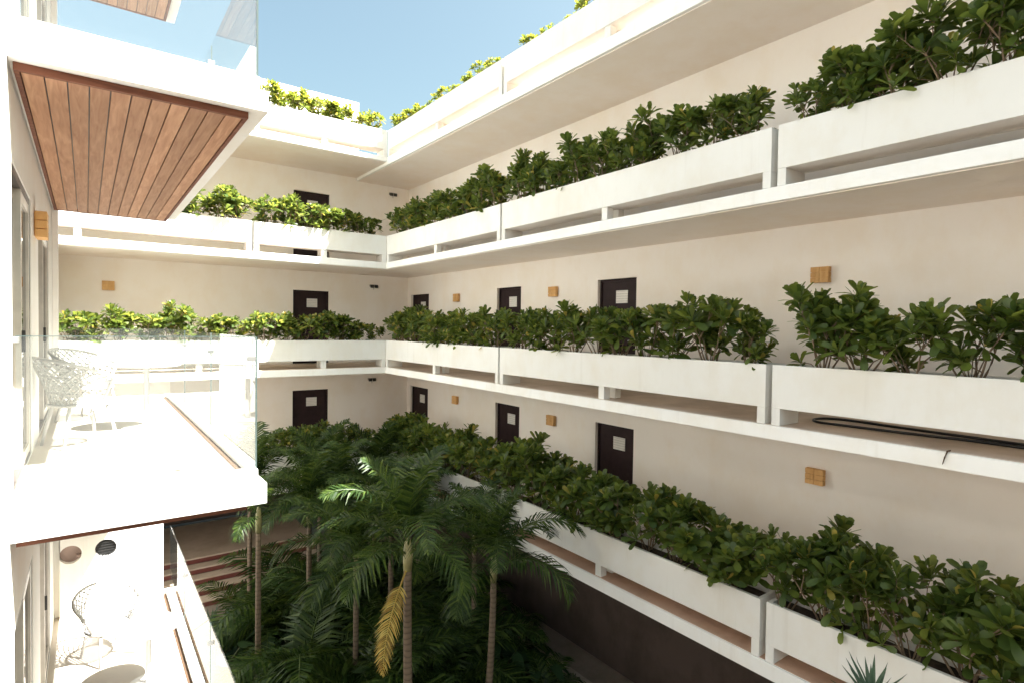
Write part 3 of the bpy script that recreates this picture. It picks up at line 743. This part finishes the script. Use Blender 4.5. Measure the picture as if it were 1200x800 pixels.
MARKS = [('the tall central palm', 3.98, 8.0), ('the palm right of centre', 5.95, 8.5), ('the thin palm by the left balconies', 2.72, 12.0), ('the stone steps', 3.2, 16.3),
         ("the garden's right-hand kerb", 8.1, 9.5), ('the far inner corner', 7.4, 15.8), ('the lower left balcony', 1.6, 7.5), ('the dense palm behind the central one', 4.75, 13.6)]
def near_labels(spots, what):
    by = {}
    for q, (x, y, s_) in enumerate(spots):
        dd = [(math.hypot(x-mx, y-my), nm) for nm, mx, my in MARKS]; by.setdefault(min(dd)[1], []).append((min(dd)[0], q))
    out = {}
    for nm, l in by.items():
        for k, (_, q) in enumerate(sorted(l)):
            out[q] = f"{what}, {'closest' if k == 0 else ORD[k] + ' closest'} to {nm}"
    return out
FS = [(2.3, 9.2, .8), (3.2, 10.2, .9), (4.8, 10.2, .9), (6.6, 10.6, .85), (7.3, 8.6, .75), (3.4, 14.0, 1.0), (6.4, 15.0, 1.0), (4.6, 11.6, 1.0), (7.2, 12.0, 1.0), (2.6, 7.4, .8), (5.1, 7.4, .75), (6.9, 6.4, .7), (5.9, 14.2, 1.1), (3.0, 15.2, .9), (7.4, 15.3, 1.0), (4.3, 15.3, 1.0),
      (4.1, 10.0, 1.35), (5.2, 10.9, 1.45), (6.0, 10.3, 1.25), (3.5, 11.6, 1.3), (5.0, 12.4, 1.5), (6.3, 12.2, 1.4), (4.2, 14.2, 1.45), (7.3, 10.4, 1.15), (5.6, 9.7, 1.1)]
LB = near_labels(FS, 'feathery low palm bush')
for q, (x, y, s_) in enumerate(FS): fern(x, y, LB[q], s_*1.25, 9 if s_ < 1.2 else 13)
BS = []
for k in range(36):
    x = rnd.uniform(1.5, 7.7); y = rnd.uniform(6.0, 15.4)
    if x < 3.2 and y > 12.6: continue
    BS.append((x, y, rnd.uniform(.8, 1.5)))
LB = near_labels(BS, 'broad-leaved dark green plant')
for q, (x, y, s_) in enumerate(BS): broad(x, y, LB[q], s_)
broad(2.05, 7.35, 'broad-leaved plant with pale green leaves beside the lower left balcony', 1.1)
spiky(2.25, 14.6, .25, 'spiky rosette plant at the foot of the stone steps', 1.2)
spiky(3.1, 14.9, .2, 'second spiky rosette plant right of the one at the stone steps', 1.0)
spiky(5.5, 2.08, E-3.26, 'spiky plant top rising at the bottom edge before the nearest first-floor planter', .62)
# ground cover
gc = MB(); r_ = random.Random(77)
for k in range(9000):
    x = r_.uniform(1.2, 8.0); y = r_.uniform(3.0, 15.8)
    if x < 3.0 and y > 15.0: continue
    s_ = r_.uniform(.7, 1.3)
    M_ = Matrix.Translation((x, y, r_.uniform(.05, .42))) @ Matrix.Rotation(r_.uniform(0, 6.28), 4, 'Z') @ Matrix.Rotation(r_.uniform(-.5, .9), 4, 'X')
    leaf_mesh(gc, M_, .16*s_, .085*s_, rows=2, shape='heart')
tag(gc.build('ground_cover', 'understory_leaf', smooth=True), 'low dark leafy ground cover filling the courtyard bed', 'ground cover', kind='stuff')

# ------------------------------------------------------------------ furniture
def chair(x, y, z, rz, label):
    """woven tub chair, front towards local +x"""
    t = thing('woven_chair', label, 'chair', (x, y, z), rz, 'white woven balcony chairs')
    def surf(a, v):     # a: -1..1 round the back, v: 0 seat .. 1 rim
        w = pi + a*1.95
        rim = .86 - .20*abs(a)**1.8
        zz = .40 + (rim-.40)*v
        r_ = .235 + .125*v**1.3
        return Vector((cos(w)*r_*.95 - .05*v*(1-abs(a)), sin(w)*r_*1.02, zz))
    NA, NV = 34, 11; mb = MB()
    for i in range(NA):
        for j in range(NV):
            if (i+j) % 2 == 0:
                p = [(i, j), (i+1, j+1)]
            else: p = [(i+1, j), (i, j+1)]
            q = [surf(-1+2*u_/NA, v_/NV) for u_, v_ in p]
            mb.tube(q, .0075, n=4, cap=False)
    for j in (0, 3, 7): mb.tube([surf(-1+2*i/NA, j/NV) for i in range(NA+1)], .007, n=4, cap=False)
    mb.build('backrest', 'chair_white', t, smooth=True)
    rim = [surf(-1+2*i/NA, 1) for i in range(NA+1)]
    MB().tube([surf(-1, 0)]+rim+[surf(1, 0)], .015, n=6).build('rim', 'chair_white', t, smooth=True)
    mb = MB(); R_ = .25
    for k in range(-8, 9):
        q = k/9*R_; hh = sqrt(R_*R_-q*q)
        mb.tube([(q, -hh, .40), (q, hh, .40)], .007, n=4, cap=False); mb.tube([(-hh, q, .404), (hh, q, .404)], .007, n=4, cap=False)
    se = mb.build('seat', 'chair_white', t, smooth=True)
    MB().tube([(R_*cos(2*pi*k/24), R_*sin(2*pi*k/24), .40) for k in range(25)], .014, n=6).build('seat_ring', 'chair_white', se, smooth=True)
    for sx, sy in ((1, 1), (1, -1), (-1, 1), (-1, -1)):
        MB().tube([(sx*.16, sy*.16, .395), (sx*.235, sy*.215, 0)], [.019, .014], n=8).build('leg', 'chair_white', t, smooth=True)
def table(x, y, z, label):
    t = thing('round_table', label, 'table', (x, y, z), 0, 'white pedestal tables')
    MB().lathe([(.0, .70), (.33, .70), (.345, .712), (.33, .725), (.0, .725)], 32).build('table_top', 'chair_white', t, smooth=False)
    MB().lathe([(.035, .02), (.03, .1), (.03, .68), (.06, .699)], 16).build('pedestal', 'chair_white', t, smooth=True)
    MB().lathe([(.0, 0), (.23, 0), (.235, .01), (.05, .025), (.0, .025)], 32).build('base', 'chair_white', t)
chair(-.05, 7.02, BF[2], radians(25), 'white woven tub chair nearest the camera on the second-floor balcony')
chair(.02, 8.75, BF[2], radians(-35), 'white woven tub chair behind the table on the second-floor balcony')
table(.55, 7.75, BF[2], 'round white pedestal table between the second-floor balcony chairs')
chair(.22, 9.15, BF[1], radians(-65), 'white woven tub chair casting a net shadow on the first-floor balcony')
table(.60, 8.15, BF[1], 'round white pedestal table on the first-floor balcony')

# ------------------------------------------------------------------ hose, twig
zh = ST[2]+.018
hp = [(8.05, -1.2), (8.28, 1.0), (8.36, 2.0), (8.27, 2.7), (8.20, 3.3), (8.17, 3.75), (8.22, 3.93), (8.42, 4.02), (8.66, 3.93), (8.72, 3.6), (8.66, 3.0), (8.6, 2.0), (8.5, .5), (8.4, -1.2)]
def smooth_path(pts, n=6):
    out = []; P = [Vector((*p, 0)) for p in pts]
    for i in range(len(P)-1):
        p0, p1, p2, p3 = P[max(i-1, 0)], P[i], P[i+1], P[min(i+2, len(P)-1)]
        for k in range(n):
            t_ = k/n
            out.append(.5*((2*p1)+(p2-p0)*t_+(2*p0-5*p1+4*p2-p3)*t_*t_+(3*p1-p0-3*p2+p3)*t_**3))
    return out+[P[-1]]
tag(MB().tube([(p.x, p.y, zh) for p in smooth_path(hp)], .017, n=8).build('garden_hose', 'hose_rubber', smooth=True), 'black garden hose looped on the second-floor corridor under the planter', 'hose')
tw = MB().tube([(XR+.02, 2.14, ST[2]+.012), (XR-.035, 2.15, ST[2]+.008), (XR-.042, 2.17, ST[2]-.06), (XR-.036, 2.19, ST[2]-.14)], [.008, .010, .007, .003], n=6)
tag(tw.build('dry_twig', 'twig_bark', smooth=True), 'small dry brown twig hanging over the second-floor slab edge', 'twig')
